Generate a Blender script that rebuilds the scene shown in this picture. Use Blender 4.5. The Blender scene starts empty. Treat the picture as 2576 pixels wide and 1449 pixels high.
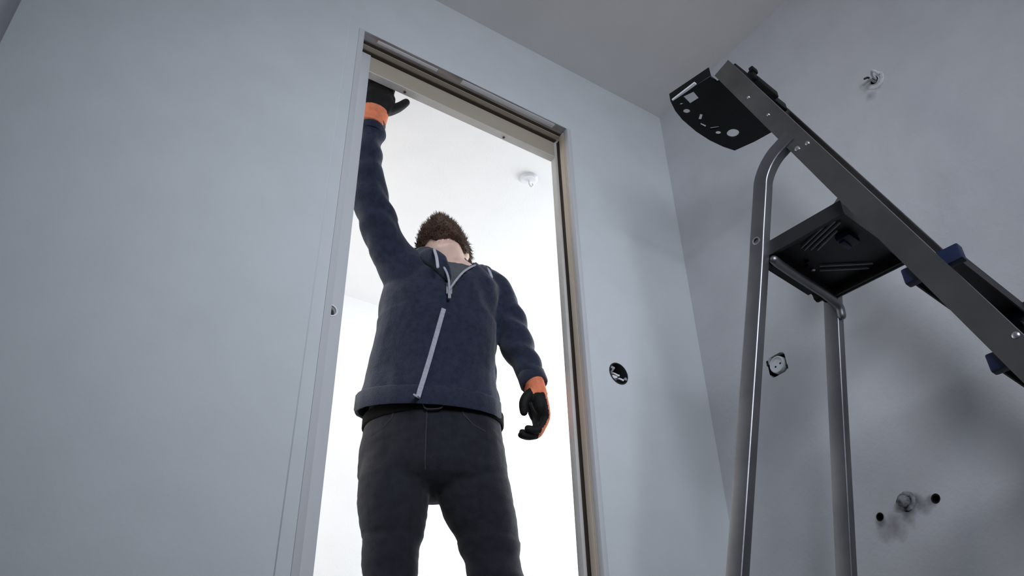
import bpy, bmesh, math, random
import numpy as np
from mathutils import Vector, Matrix, noise as mnoise

random.seed(7)
S = bpy.context.scene
COL = S.collection
V = Vector

# ------------------------------------------------------------------ camera
cam_d = bpy.data.cameras.new('camera')
cam_d.sensor_width = 36.0
cam_d.lens = 2118.6 / 2576 * 36.0
cam_d.clip_start = 0.02
cam = bpy.data.objects.new('camera', cam_d)
COL.objects.link(cam)
CR = V((0.83284117, -0.55307668, -0.02194931))
CU = V((-0.30077284, -0.48549076, 0.82087418))
CF = V((0.46466255, 0.67705606, 0.57068714))
CAM = V((0, 0, 0.10))
m = Matrix.Identity(4)
for i in range(3):
    m[i][0], m[i][1], m[i][2], m[i][3] = CR[i], CU[i], -CF[i], CAM[i]
cam.matrix_world = m
S.camera = cam

# ------------------------------------------------------------------ world, lights, exposure
S.view_settings.view_transform = 'Standard'
S.view_settings.look = 'None'
S.view_settings.exposure = 0.0
S.view_settings.gamma = 1.0
S.view_settings.use_curve_mapping = False
w = bpy.data.worlds.new('world'); S.world = w; w.use_nodes = True
w.node_tree.nodes['Background'].inputs[0].default_value = (0.72, 0.82, 1.0, 1)
w.node_tree.nodes['Background'].inputs[1].default_value = 1.0


def area(name, loc, target, sx, sy, power, color, spread=180):
    d = bpy.data.lights.new(name, 'AREA'); d.shape = 'RECTANGLE'
    d.size, d.size_y, d.energy, d.color = sx, sy, power, color
    d.spread = math.radians(spread)
    o = bpy.data.objects.new(name, d); COL.objects.link(o)
    o.location = loc
    o.rotation_euler = (V(target) - V(loc)).to_track_quat('-Z', 'Y').to_euler()
    return o


# daylight entering by the window behind the camera, and by the far room's big window
area('window_daylight', (0.28, -1.00, 1.48), (1.20, 1.52, 1.24), .90, .95, 10.3, (0.85, 0.895, 1.0), 78)
area('far_window_daylight', (3.56, 2.35, 1.35), (1.6, 2.6, 1.0), 1.3, 1.7, 82.0, (0.92, 0.95, 1.0))
area('far_left_fill', (0.27, 2.65, 1.25), (1.6, 2.7, 1.0), 0.9, 1.7, 12.0, (1.0, 0.91, 0.82))  # warm fill light added on the left; no door is built there


# ------------------------------------------------------------------ materials
def mat(name, color, rough=0.6, metal=0.0, vary=0.0, vscale=8.0, bump=0.0, bscale=120.0, spec=0.5, color2=None,
        sheen=0.0, coat=0.0, stretch=None, stains_shadows=None):
    M = bpy.data.materials.new(name); M.use_nodes = True
    nt = M.node_tree; N = nt.nodes; L = nt.links
    b = N['Principled BSDF']
    b.inputs['Roughness'].default_value = rough
    b.inputs['Metallic'].default_value = metal
    b.inputs['Specular IOR Level'].default_value = spec
    if sheen: b.inputs['Sheen Weight'].default_value = sheen
    if coat: b.inputs['Coat Weight'].default_value = coat
    tc = N.new('ShaderNodeTexCoord'); src = tc.outputs['Object']
    if stretch:
        mp = N.new('ShaderNodeMapping'); mp.inputs['Scale'].default_value = stretch
        L.new(src, mp.inputs['Vector']); src = mp.outputs['Vector']
    c2 = color2 or tuple(max(0, c * (1 - vary)) for c in color)
    nz = N.new('ShaderNodeTexNoise'); nz.inputs['Scale'].default_value = vscale; nz.inputs['Detail'].default_value = 5
    L.new(src, nz.inputs['Vector'])
    mx = N.new('ShaderNodeMix'); mx.data_type = 'RGBA'
    mx.inputs[6].default_value = (*color, 1); mx.inputs[7].default_value = (*c2, 1)
    rp = N.new('ShaderNodeValToRGB'); rp.color_ramp.elements[0].position = .38; rp.color_ramp.elements[1].position = .66
    L.new(nz.outputs[0], rp.inputs[0]); L.new(rp.outputs[0], mx.inputs[0])
    out = mx.outputs[2]
    if stains_shadows:
        wn = N.new('ShaderNodeTexNoise'); wn.inputs['Scale'].default_value = 38; wn.inputs['Detail'].default_value = 4
        L.new(tc.outputs['Object'], wn.inputs['Vector'])
        for (pt, rad, scol, amt) in stains_shadows:
            ds = N.new('ShaderNodeVectorMath'); ds.operation = 'DISTANCE'
            L.new(tc.outputs['Object'], ds.inputs[0]); ds.inputs[1].default_value = pt
            ad = N.new('ShaderNodeMath'); ad.operation = 'MULTIPLY_ADD'
            L.new(wn.outputs[0], ad.inputs[0]); ad.inputs[1].default_value = rad * 1.6
            L.new(ds.outputs['Value'], ad.inputs[2])
            mr = N.new('ShaderNodeMapRange'); mr.inputs[1].default_value = rad * 0.75; mr.inputs[2].default_value = rad * 2.0
            mr.inputs[3].default_value = amt; mr.inputs[4].default_value = 0
            L.new(ad.outputs[0], mr.inputs[0])
            m2 = N.new('ShaderNodeMix'); m2.data_type = 'RGBA'; m2.inputs[7].default_value = (*scol, 1)
            L.new(mr.outputs[0], m2.inputs[0]); L.new(out, m2.inputs[6]); out = m2.outputs[2]
    L.new(out, b.inputs['Base Color'])
    if bump:
        bn = N.new('ShaderNodeTexNoise'); bn.inputs['Scale'].default_value = bscale; bn.inputs['Detail'].default_value = 4
        L.new(src, bn.inputs['Vector'])
        bp = N.new('ShaderNodeBump'); bp.inputs['Strength'].default_value = bump; bp.inputs['Distance'].default_value = .004
        L.new(bn.outputs[0], bp.inputs['Height']); L.new(bp.outputs[0], b.inputs['Normal'])
    return M


GRIME = (0.07, 0.065, 0.065)
M_WALL = mat('primed_wall', (0.60, 0.635, 0.645), .75, vary=.04, vscale=9, bump=.22, bscale=85)
M_WALLR = mat('plaster_wall', (0.60, 0.605, 0.63), .75, vary=.06, vscale=9, bump=.3, bscale=70, stains_shadows=[
    ((1.734, 1.010, 0.735), .024, GRIME, .95), ((1.734, 0.985, 0.750), .018, GRIME, .85),
    ((1.734, 1.055, 0.715), .036, (.2, .19, .19), .8), ((1.734, 1.080, 0.738), .015, GRIME, .9),
    ((1.734, 0.947, 0.737), .016, GRIME, .9), ((1.734, 0.970, 0.735), .020, (.16, .16, .18), .75),
    ((1.734, 1.085, 0.700), .016, (.3, .3, .32), .6),
    ((1.734, 0.735, 1.845), .014, (.16, .16, .16), .75), ((1.734, 0.765, 1.828), .017, (.24, .24, .24), .6)])  # this pair: shadow of the lamp-point wires, painted into the wall colour
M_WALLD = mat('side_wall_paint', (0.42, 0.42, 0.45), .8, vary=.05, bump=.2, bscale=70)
M_CEIL = mat('ceiling_paint', (0.74, 0.715, 0.695), .85, vary=.04, vscale=6, bump=.25, bscale=70)
M_FARW = mat('far_room_white', (0.86, 0.86, 0.86), .85, vary=.02, bump=.1)
M_FLOOR = mat('floor_screed', (0.11, 0.105, 0.10), .8, vary=.25, vscale=5, bump=.4, bscale=50)
M_FRAME = mat('white_frame_paint', (0.55, 0.565, 0.575), .6, spec=.2, vary=.05, vscale=14, stretch=(1, 1, .15), bump=.06)
M_BEIGE = mat('bare_frame_wood', (0.56, 0.48, 0.38), .6, vary=.18, vscale=22, stretch=(1, 1, .06), bump=.1)
M_HEAD = mat('cream_head_paint', (0.44, 0.395, 0.31), .7, spec=.2, vary=.1, vscale=14, stretch=(.2, 1, 1), bump=.1)
M_PALE = mat('pale_board', (0.60, 0.58, 0.54), .6, vary=.08, vscale=14)
M_SLOT = mat('dark_slot', (0.055, 0.035, 0.022), .8, vary=.3)
M_STEEL = mat('smeared_steel', (0.55, 0.55, 0.56), .38, metal=.75, vary=.5, vscale=6, stretch=(1, 8, 8), bump=.1)
M_ALU = mat('worn_aluminium', (0.25, 0.245, 0.24), .34, metal=.9, vary=.3, vscale=7, bump=.12, bscale=60)
M_ALUB = mat('bright_aluminium', (0.25, 0.25, 0.262), .46, metal=.95, vary=.2, vscale=9, bump=.05)
M_RIVET = mat('rivet_metal', (0.62, 0.62, 0.64), .3, metal=.9, vary=.1)
M_BLACK = mat('black_plastic', (0.006, 0.006, 0.007), .5, spec=.25, vary=.3, bump=.1)
M_CHAR = mat('charcoal_plastic', (0.016, 0.016, 0.018), .5, vary=.3, bump=.1)
M_BLUE = mat('blue_plastic', (0.006, 0.014, 0.052), .45, vary=.25)
M_NAVY = mat('navy_fleece', (0.025, 0.031, 0.057), .95, vary=.35, vscale=60, bump=.5, bscale=260, sheen=.25, spec=.15)
M_NAVYR = mat('navy_rib', (0.023, 0.029, 0.053), .95, vary=.3, vscale=90, bump=.5, bscale=320, sheen=.25, spec=.15)
M_TEE = mat('grey_jersey', (0.10, 0.118, 0.122), .95, vary=.2, vscale=60, bump=.3, bscale=300, spec=.1)
M_DENIM = mat('black_denim', (0.019, 0.020, 0.027), .9, vary=.3, vscale=45, bump=.4, bscale=300, sheen=.1, spec=.2)
M_SEAM = mat('seam_thread', (0.035, 0.033, 0.036), .9, vary=.2)
M_LEATH = mat('black_leather', (0.010, 0.010, 0.010), .9, spec=.08, vary=.3)
M_CORD = mat('pale_cord', (0.52, 0.53, 0.60), .7, vary=.1, vscale=80, bump=.2, bscale=300)
M_ZIP = mat('zip_tape', (0.42, 0.43, 0.50), .6, vary=.2, vscale=150, bump=.4, bscale=400)
M_GLOVEB = mat('black_latex', (0.010, 0.0095, 0.0095), .7, spec=.25, vary=.25, bump=.3, bscale=220)
M_GLOVEO = mat('orange_knit', (0.86, 0.25, 0.12), .85, vary=.2, vscale=60, bump=.5, bscale=280)
M_SKIN = mat('skin', (0.90, 0.62, 0.50), .5, vary=.12, vscale=24, bump=.08, bscale=200)
M_HAIR = mat('brown_hair', (0.055, 0.034, 0.022), .6, color2=(.10, .062, .04), vscale=50)
M_BEARD = mat('brown_beard', (0.060, 0.032, 0.020), .65, color2=(.11, .06, .035), vscale=50)
M_EYE = mat('eye_white', (0.8, 0.8, 0.78), .2)
M_IRIS = mat('eye_iris', (0.05, 0.08, 0.10), .2)
M_SHOE = mat('work_shoe', (0.03, 0.028, 0.026), .6, vary=.3, bump=.2)
M_WHITEP = mat('white_plastic', (0.80, 0.81, 0.84), .35, vary=.03)
M_GREYP = mat('grey_plastic', (0.42, 0.43, 0.45), .5, vary=.1)
M_PLAST = mat('pale_filler', (0.66, 0.665, 0.68), .85, vary=.1, vscale=40, bump=.5, bscale=90)
M_DIRT = mat('dirty_plaster', (0.36, 0.36, 0.38), .85, color2=(.05, .05, .055), vscale=55, bump=.5, bscale=120)
M_COPPER = mat('copper_wire', (0.7, 0.35, 0.2), .35, metal=.9)


# ------------------------------------------------------------------ mesh helpers
def link_mesh(name, me, mats, parent=None, smooth=None, loc=None):
    if not isinstance(mats, (list, tuple)): mats = [mats]
    for x in mats: me.materials.append(x)
    o = bpy.data.objects.new(name, me); COL.objects.link(o)
    if parent is not None: o.parent = parent
    if smooth is not None:
        me.polygons.foreach_set('use_smooth', [True] * len(me.polygons))
        if smooth < 3:
            bm = bmesh.new(); bm.from_mesh(me)
            for e in bm.edges:
                if len(e.link_faces) == 2 and e.calc_face_angle(0) > smooth: e.smooth = False
            bm.to_mesh(me); bm.free()
    return o


def fin(bm, name, mats, parent=None, smooth=None, recalc=True):
    if recalc: bmesh.ops.recalc_face_normals(bm, faces=bm.faces)
    me = bpy.data.meshes.new(name); bm.to_mesh(me); bm.free()
    return link_mesh(name, me, mats, parent, smooth)


def box(bm, x0, x1, y0, y1, z0, z1, T=None, bevel=0.0):
    r = bmesh.ops.create_cube(bm, size=1)
    vs = r['verts']
    for v in vs:
        v.co = V(((x0 + x1) / 2 + v.co.x * (x1 - x0), (y0 + y1) / 2 + v.co.y * (y1 - y0), (z0 + z1) / 2 + v.co.z * (z1 - z0)))
    if bevel:
        es = list({e for v in vs for e in v.link_edges})
        rr = bmesh.ops.bevel(bm, geom=es, offset=bevel, segments=2, profile=.6, affect='EDGES')
        vs = list({v for f in rr['faces'] for v in f.verts} | {v for v in vs if v.is_valid})
    if T:
        for v in vs: v.co = T(v.co)
    return vs


def boxobj(name, x0, x1, y0, y1, z0, z1, mats, parent=None, T=None, bevel=0.0):
    bm = bmesh.new(); box(bm, x0, x1, y0, y1, z0, z1, T, bevel)
    return fin(bm, name, mats, parent, smooth=.6 if bevel else None)


def loft(bm, rings, n=28, caps=True):
    """rings: list of (center, axis_u, axis_v) half axes as vectors"""
    loops = []
    for (c, a, b) in rings:
        c, a, b = V(c), V(a), V(b)
        loops.append([bm.verts.new(c + a * math.cos(2 * math.pi * k / n) + b * math.sin(2 * math.pi * k / n)) for k in range(n)])
    fs = []
    for p, q in zip(loops, loops[1:]):
        for k in range(n):
            fs.append(bm.faces.new((p[k], p[(k + 1) % n], q[(k + 1) % n], q[k])))
    if caps:
        fs.append(bm.faces.new(loops[0])); fs.append(bm.faces.new(loops[-1]))
    return fs


def frames(pts, ref=None):
    pts = [V(p) for p in pts]; out = []; prev = None
    for i, p in enumerate(pts):
        t = (pts[min(i + 1, len(pts) - 1)] - pts[max(i - 1, 0)]).normalized()
        if prev is None:
            a = V(ref) if ref else (V((0, 0, 1)) if abs(t.z) < .8 else V((1, 0, 0)))
            a = (a - t * a.dot(t)).normalized()
        else:
            a = (prev - t * prev.dot(t)).normalized()
        prev = a
        out.append((p, t, a, t.cross(a)))
    return out


def spline(pts, rads, sub=4):
    """Catmull-Rom resample of points and radii"""
    P = [V(p) for p in pts]; n = len(P); op, orr = [], []
    for i in range(n - 1):
        p0, p1, p2, p3 = P[max(i - 1, 0)], P[i], P[i + 1], P[min(i + 2, n - 1)]
        for k in range(sub):
            t = k / sub
            op.append(.5 * ((2 * p1) + (p2 - p0) * t + (2 * p0 - 5 * p1 + 4 * p2 - p3) * t * t + (3 * p1 - p0 - 3 * p2 + p3) * t ** 3))
            orr.append(rads[i] * (1 - t) + rads[i + 1] * t)
    op.append(P[-1]); orr.append(rads[-1])
    return op, orr


def tube(bm, pts, rads, n=14, round_ends=True, ref=None, flat=1.0, sub=4):
    if not isinstance(rads, (list, tuple)): rads = [rads] * len(pts)
    if sub > 1 and len(pts) > 2: pts, rads = spline(pts, rads, sub)
    fr = frames(pts, ref)
    rings = [(p, a * r, b * r * flat) for (p, t, a, b), r in zip(fr, rads)]
    if round_ends:
        p, t, a, b = fr[0]; r = rads[0]
        pre = [(p - t * r * math.sin(q), a * r * math.cos(q), b * r * flat * math.cos(q)) for q in (1.4, 1.0, .55)]
        p, t, a, b = fr[-1]; r = rads[-1]
        post = [(p + t * r * math.sin(q), a * r * math.cos(q), b * r * flat * math.cos(q)) for q in (.55, 1.0, 1.4)]
        rings = pre + rings + post
    loft(bm, rings, n)


def blob(bm, c, ax, n=20, m_=12):
    """ellipsoid; ax = three half-axis vectors"""
    c = V(c); a, b, d = [V(x) for x in ax]
    rings = []
    for i in range(m_):
        q = -math.pi / 2 + math.pi * (i + .5) / m_
        rings.append((c + d * math.sin(q), a * math.cos(q), b * math.cos(q)))
    loft(bm, rings, n)


def remesh(bm, voxel, smooth_it=4):
    """one continuous skin around overlapping closed shells"""
    bmesh.ops.recalc_face_normals(bm, faces=bm.faces)
    me = bpy.data.meshes.new('tmp'); bm.to_mesh(me); bm.free()
    o = bpy.data.objects.new('tmp', me); COL.objects.link(o)
    md = o.modifiers.new('r', 'REMESH'); md.mode = 'VOXEL'; md.voxel_size = voxel; md.use_smooth_shade = True
    if smooth_it:
        sm = o.modifiers.new('s', 'SMOOTH'); sm.factor = .5; sm.iterations = smooth_it
    bpy.context.view_layer.update()
    ev = o.evaluated_get(bpy.context.evaluated_depsgraph_get())
    out = bpy.data.meshes.new_from_object(ev)
    bpy.data.objects.remove(o); bpy.data.meshes.remove(me)
    b2 = bmesh.new(); b2.from_mesh(out); bpy.data.meshes.remove(out)
    return b2


def displace(bm, fn):
    bm.normal_update()
    for v in bm.verts: v.co += v.normal * fn(v.co)


def cut(bm, co, no):
    """remove what lies on the +no side"""
    geom = bm.verts[:] + bm.edges[:] + bm.faces[:]
    bmesh.ops.bisect_plane(bm, geom=geom, plane_co=V(co), plane_no=V(no), clear_outer=True)


def cut_local(bm, co, no, radius):
    """as cut(), but only near co"""
    co, no = V(co), V(no).normalized()
    dead = [v for v in bm.verts if (v.co - co).length < radius and (v.co - co).dot(no) > 0]
    bmesh.ops.delete(bm, geom=dead, context='VERTS')


def solidify(bm, t):
    bmesh.ops.solidify(bm, geom=bm.faces[:], thickness=t)


def thing(name, label, cat, loc=(0, 0, 0), group=None):
    o = bpy.data.objects.new(name, None); COL.objects.link(o); o.location = loc
    o.empty_display_size = .1
    o['label'] = label; o['category'] = cat
    if group: o['group'] = group
    return o


def tag(o, label, cat, group=None):
    o['label'] = label; o['category'] = cat
    if group: o['group'] = group
    return o


def struct(o):
    o['kind'] = 'structure'; return o


def plate(name, loops, thick, to_world, mats, parent=None):
    """flat plate with holes: loops = closed 2D outlines (first the outer one); to_world maps (x, y, depth 0..thick)"""
    cu = bpy.data.curves.new('c', 'CURVE'); cu.dimensions = '2D'; cu.fill_mode = 'BOTH'; cu.extrude = .5
    for lp in loops:
        sp = cu.splines.new('POLY'); sp.points.add(len(lp) - 1)
        for i, (x, y) in enumerate(lp): sp.points[i].co = (x, y, 0, 1)
        sp.use_cyclic_u = True
    o = bpy.data.objects.new('c', cu); COL.objects.link(o)
    bpy.context.view_layer.update()
    me = bpy.data.meshes.new_from_object(o.evaluated_get(bpy.context.evaluated_depsgraph_get()))
    bpy.data.objects.remove(o); bpy.data.curves.remove(cu)
    bm = bmesh.new(); bm.from_mesh(me); bpy.data.meshes.remove(me)
    bmesh.ops.remove_doubles(bm, verts=bm.verts, dist=1e-5)
    for v in bm.verts: v.co = V(to_world(v.co.x, v.co.y, (v.co.z + .5) * thick))
    return fin(bm, name, mats, parent)


def circle(cx, cy, r, n=24, ry=None, rot=0):
    ry = ry or r; c, s = math.cos(rot), math.sin(rot)
    return [(cx + r * math.cos(t) * c - ry * math.sin(t) * s, cy + r * math.cos(t) * s + ry * math.sin(t) * c)
            for t in [2 * math.pi * k / n for k in range(n)]]


def rrect(cx, cy, hx, hy, r, n=5):
    pts = []
    for (sx, sy, a0) in ((1, 1, 0), (-1, 1, 90), (-1, -1, 180), (1, -1, 270)):
        for k in range(n + 1):
            t = math.radians(a0 + 90 * k / n)
            pts.append((cx + sx * (hx - r) + r * math.cos(t), cy + sy * (hy - r) + r * math.sin(t)))
    return pts


def ring(bm, c, axis, prof, n=32):
    """closed ring: prof = closed loop of (radius, height along axis)"""
    c = V(c); ax = V(axis).normalized(); a = ax.orthogonal().normalized(); b = ax.cross(a)
    loft(bm, [(c + ax * h, a * r, b * r) for r, h in list(prof) + [prof[0]]], n, caps=False)
    bmesh.ops.remove_doubles(bm, verts=bm.verts, dist=1e-6)


def disc_tube(bm, c, axis, prof, n=28):
    """lathe: prof = [(radius, height along axis)]"""
    c = V(c); ax = V(axis).normalized()
    a = ax.orthogonal().normalized(); b = ax.cross(a)
    loft(bm, [(c + ax * h, a * r, b * r) for r, h in prof], n)


# ------------------------------------------------------------------ room shell
YW = 1.52        # face of the door wall
XR = 1.734       # right wall
XL = -0.225      # left wall
CEILZ = 2.41
SW = (1.3906, 1.2216)          # switch box hole (x, z) on the door wall
door_loops = [[(XL - .1, 0), (0.5035, 0), (0.5035, 2.142), (0.5065, 2.142), (0.5065, 0), (0.535, 0), (0.535, 2.107), (1.2945, 2.107),
               (1.2945, 0), (3.7, 0), (3.7, CEILZ), (XL - .1, CEILZ)], circle(*SW, .033)]
struct(plate('wall_back', door_loops, .08, lambda x, y, d: (x, YW + d, y), M_WALL))
struct(boxobj('trim_1', .5037, .5063, 1.530, 1.59, 0, 2.14, M_CHAR))      # filler in the board joint beside the frame

SOCK = (1.258, 1.224); LAMP = (0.728, 1.866); PIPE = (1.009, .755)
HOLES = ((1.081, .744), (.941, .741))
right_loops = [[(-1.12, 0), (1.60, 0), (1.60, CEILZ), (-1.12, CEILZ)], rrect(*SOCK, .031, .031, .014),
               circle(LAMP[0] + .012, LAMP[1] + .003, .012), circle(*HOLES[0], .010), circle(*HOLES[1], .011), circle(PIPE[0], PIPE[1] - .006, .016)]
struct(plate('wall_right', right_loops, .10, lambda x, y, d: (XR + d, x, y), M_WALLR))
struct(boxobj('wall_left', XL - .10, XL, -1.12, YW, 0, CEILZ, M_WALLD))
struct(boxobj('floor', XL - .1, 3.7, -1.12, 3.4, -.10, 0, M_FLOOR))
struct(boxobj('ceiling', XL - .1, 3.7, -1.12, 3.4, CEILZ, CEILZ + .10, M_CEIL))
YB = -1.02
WX0, WX1, WZ0, WZ1 = -.20, .76, .98, 1.98
struct(plate('wall_front', [[(XL, 0), (XR, 0), (XR, CEILZ), (XL, CEILZ)], [(WX0, WZ0), (WX1, WZ0), (WX1, WZ1), (WX0, WZ1)]], .10,
             lambda x, y, d: (x, YB - .10 + d, y), M_WALLD))
wf = bpy.data.objects.new('window_1', None); COL.objects.link(wf); wf['kind'] = 'structure'
for a in ((WX0, WX0 + .05, WZ0, WZ1), (WX1 - .05, WX1, WZ0, WZ1), (WX0 + .05, WX1 - .05, WZ0, WZ0 + .05), (WX0 + .05, WX1 - .05, WZ1 - .05, WZ1)):
    boxobj('frame_bar', a[0], a[1], YB - .07, YB - .01, a[2], a[3], M_WHITEP, wf)

# room beyond the doorway
struct(boxobj('wall_far', .12, 3.7, 3.21, 3.31, 0, CEILZ, M_FARW))
struct(boxobj('wall_far_left', .12, .22, 1.60, 3.21, 0, CEILZ, M_FARW))
struct(boxobj('wall_far_right', 3.6, 3.7, 1.60, 3.21, 0, CEILZ, M_FARW))
struct(boxobj('ceiling_far', .22, 3.6, 1.60, 3.21, CEILZ - .004, CEILZ, M_FARW))

# ------------------------------------------------------------------ door frame (fixed in the wall)
D = bpy.data.objects.new('door_1', None); COL.objects.link(D); D.location = (.93, YW, 0); D['kind'] = 'structure'


def dbox(name, x0, x1, y0, y1, z0, z1, M, bevel=.0, label=None):
    o = boxobj(name, x0 - .93, x1 - .93, y0 - YW, y1 - YW, z0, z1, M, D, bevel=bevel)
    if label: o['label'] = label
    return o


# left side: front edge strip, then a board set back that faces the room
dbox('front_strip', .535, .552, 1.517, 1.585, 0, 2.106, M_FRAME, .002)
back_left = plate('jamb', [[(.540, 0), (.604, 0), (.604, 2.10), (.540, 2.10)], circle(.5755, 1.1857, .0135)], .026,
                  lambda x, y, d: (x - .93, 1.586 + d - YW, y), M_FRAME, D)
bm = bmesh.new()
ring(bm, (.5755 - .93, 1.5855 - YW, 1.1857), (0, -1, 0), [(.0132, -.004), (.0165, -.001), (.0165, .001), (.0132, .001)])
fin(bm, 'finger_hole_rim', M_WHITEP, back_left, smooth=.6)
bm = bmesh.new(); disc_tube(bm, (.5755 - .93, 1.606 - YW, 1.1857), (0, -1, 0), [(.0134, -.003), (.0134, .003)])
fin(bm, 'finger_hole_bottom', M_SLOT, back_left)
# right side: board, dark slot, board
dbox('front_strip', 1.2775, 1.292, 1.517, 1.536, 0, 2.106, M_FRAME, .002)
dbox('jamb_board', 1.2775, 1.292, 1.5365, 1.5415, 0, 2.10, M_BEIGE)
dbox('jamb_board', 1.2768, 1.292, 1.5425, 1.563, 0, 2.10, M_BEIGE, .001)
dbox('seal_slot', 1.286, 1.292, 1.563, 1.589, 0, 2.10, M_SLOT, label='dark brown slot between the jamb boards')
dbox('jamb_board', 1.2760, 1.292, 1.589, 1.612, 0, 2.10, M_PALE, .002)
# head
dbox('lintel_plate', .552, 1.2775, 1.521, 1.5520, 2.1055, 2.112, M_STEEL, label='smeared grey metal lintel plate')
for x0, x1, y0, y1 in ((.60, .80, 1.530, 1.541), (.885, 1.235, 1.526, 1.543)):
    dbox('lintel_glint', x0, x1, y0, y1, 2.1045, 2.1056, M_WHITEP, .0004)  # white strips put in for the shiny reflections on the plate
dbox('seal_slot', .552, 1.2775, 1.5520, 1.562, 2.104, 2.112, M_SLOT)
dbox('head_strip', .552, 1.2775, 1.562, 1.578, 2.102, 2.112, M_HEAD)
dbox('seal_slot', .552, 1.2775, 1.578, 1.590, 2.098, 2.112, M_SLOT)
head = dbox('head_board', .604, 1.276, 1.590, 1.6125, 2.0345, 2.112, M_HEAD, .0015, label='cream head board')
dbox('head_lip', .604, 1.276, 1.5885, 1.6128, 2.0305, 2.0345, M_PALE)
for sx in (.729, 1.083):
    bm = bmesh.new(); disc_tube(bm, (sx - .93, 1.602 - YW, 2.0303), (0, 0, -1), [(.0042, 0), (.0042, .0012), (.002, .0016)], 12)
    fin(bm, 'screw', M_SLOT, D, smooth=.6)

# ------------------------------------------------------------------ wall boxes, pipes, rosette
# switch box on the door wall
t = thing('switch_box', 'open round dark wall box with loose wires between doorway and room corner', 'wall box', (SW[0], YW, SW[1]))
bm = bmesh.new(); disc_tube(bm, (0, 0, 0), (0, -1, 0), [(.0325, -.045), (.0325, .001), (.0295, .001), (.0295, -.042), (.004, -.0425)])
fin(bm, 'cup', M_CHAR, t, smooth=.6)
bm = bmesh.new(); ring(bm, (0, 0, 0), (0, -1, 0), [(.0295, -.0005), (.0325, -.0005), (.0330, .0012), (.0300, .0016)])
fin(bm, 'rim', M_CHAR, t, smooth=.6)
for k, (pts, M) in enumerate(((((-.012, .03, .004), (-.014, .008, .001), (-.006, -.004, -.010), (.002, .002, -.004)), M_WHITEP),
                              (((.004, .03, -.006), (.002, .006, -.012), (.010, -.004, -.020)), M_WHITEP),
                              (((-.016, .03, -.006), (-.020, .004, .004), (-.019, -.005, .010)), M_GREYP))):
    bm = bmesh.new(); tube(bm, pts, .0028, 8)
    fin(bm, 'wire', M, t, smooth=4)
bm = bmesh.new(); box(bm, -.010, .006, .022, .03, -.022, -.012, bevel=.002); box(bm, -.004, .014, .02, .03, -.004, .006, bevel=.002)
fin(bm, 'terminal', M_WHITEP, t)
for sx in (-.022, .022):
    bm = bmesh.new(); disc_tube(bm, (sx, .002, -.012 if sx > 0 else .012), (0, -1, 0), [(.005, 0), (.005, .005), (.003, .006)], 12)
    fin(bm, 'screw', M_RIVET, t, smooth=.6)

# socket in the right wall
t = thing('wall_socket', 'white round two-pin socket insert in a square dark hole', 'socket', (XR, *SOCK))
bm = bmesh.new()
for a in ((-.034, -.031, -.034, .034), (.031, .034, -.034, .034), (-.031, .031, -.034, -.031), (-.031, .031, .031, .034)):
    box(bm, .001, .05, a[0], a[1], a[2], a[3])
box(bm, .045, .05, -.031, .031, -.031, .031)
fin(bm, 'wall_box', M_BLACK, t)
bm = bmesh.new(); disc_tube(bm, (0, 0, .001), (-1, 0, 0), [(.0245, -.04), (.0245, -.003), (.0235, .002), (.0208, .003), (.0198, -.003), (.002, -.0035)], 36)
face = fin(bm, 'socket_face', M_WHITEP, t, smooth=.6)
for py, pz in ((-.0085, .0015), (.0085, -.0015)):
    bm = bmesh.new(); disc_tube(bm, (.0032, py, pz), (-1, 0, 0), [(.0028, 0), (.0028, .0006)], 12)
    fin(bm, 'pin_hole', M_BLACK, face)
bm = bmesh.new(); box(bm, .0025, .0035, -.002, .002, .009, .013)
fin(bm, 'earth_clip', M_RIVET, face)
for a in ((-.0325, -.027, -.026, -.014), (.027, .0325, .010, .026)):
    bm = bmesh.new(); box(bm, -.001, .001, *a)
    fin(bm, 'mounting_claw', M_BLACK, t)

# lamp point high on the right wall
t = thing('lamp_point', 'wire stubs hanging from a plastered lamp point high on the wall', 'wall outlet', (XR, *LAMP))
bm = bmesh.new()
for k in range(22):
    an = k / 22 * 6.283
    blob(bm, (.0005, .010 + math.cos(an) * .021, math.sin(an) * .021), [(.0035, 0, 0), (0, .008, 0), (0, 0, .008)], 8, 6)
bm = remesh(bm, .002, 3)
displace(bm, lambda p: .0012 * mnoise.noise(p * 120))
cut(bm, (.003, 0, 0), (1, 0, 0))
fin(bm, 'filler_ring', M_PLAST, t, smooth=4, recalc=False)
bm = bmesh.new(); disc_tube(bm, (.02, .012, .003), (-1, 0, 0), [(.012, -.02), (.012, .02), (.0105, .02), (.0105, -.018), (.001, -.0181)], 20)
fin(bm, 'cup', M_BLACK, t, smooth=.6)
for pts, r, M in ((((.03, .010, .004), (-.012, .006, .008), (-.030, -.004, .006), (-.034, -.012, -.004), (-.026, -.016, -.012)), .0040, M_PLAST),
                  (((.03, .014, .000), (-.014, .012, -.004), (-.030, .006, -.014)), .0036, M_GREYP),
                  (((.03, .012, .004), (-.010, .018, .012), (-.020, .026, .010)), .0030, M_CHAR),
                  (((-.026, -.016, -.012), (-.024, -.018, -.016)), .0022, M_GREYP)):
    bm = bmesh.new(); tube(bm, pts, r, 8)
    fin(bm, 'wire', M, t, smooth=4)

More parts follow.
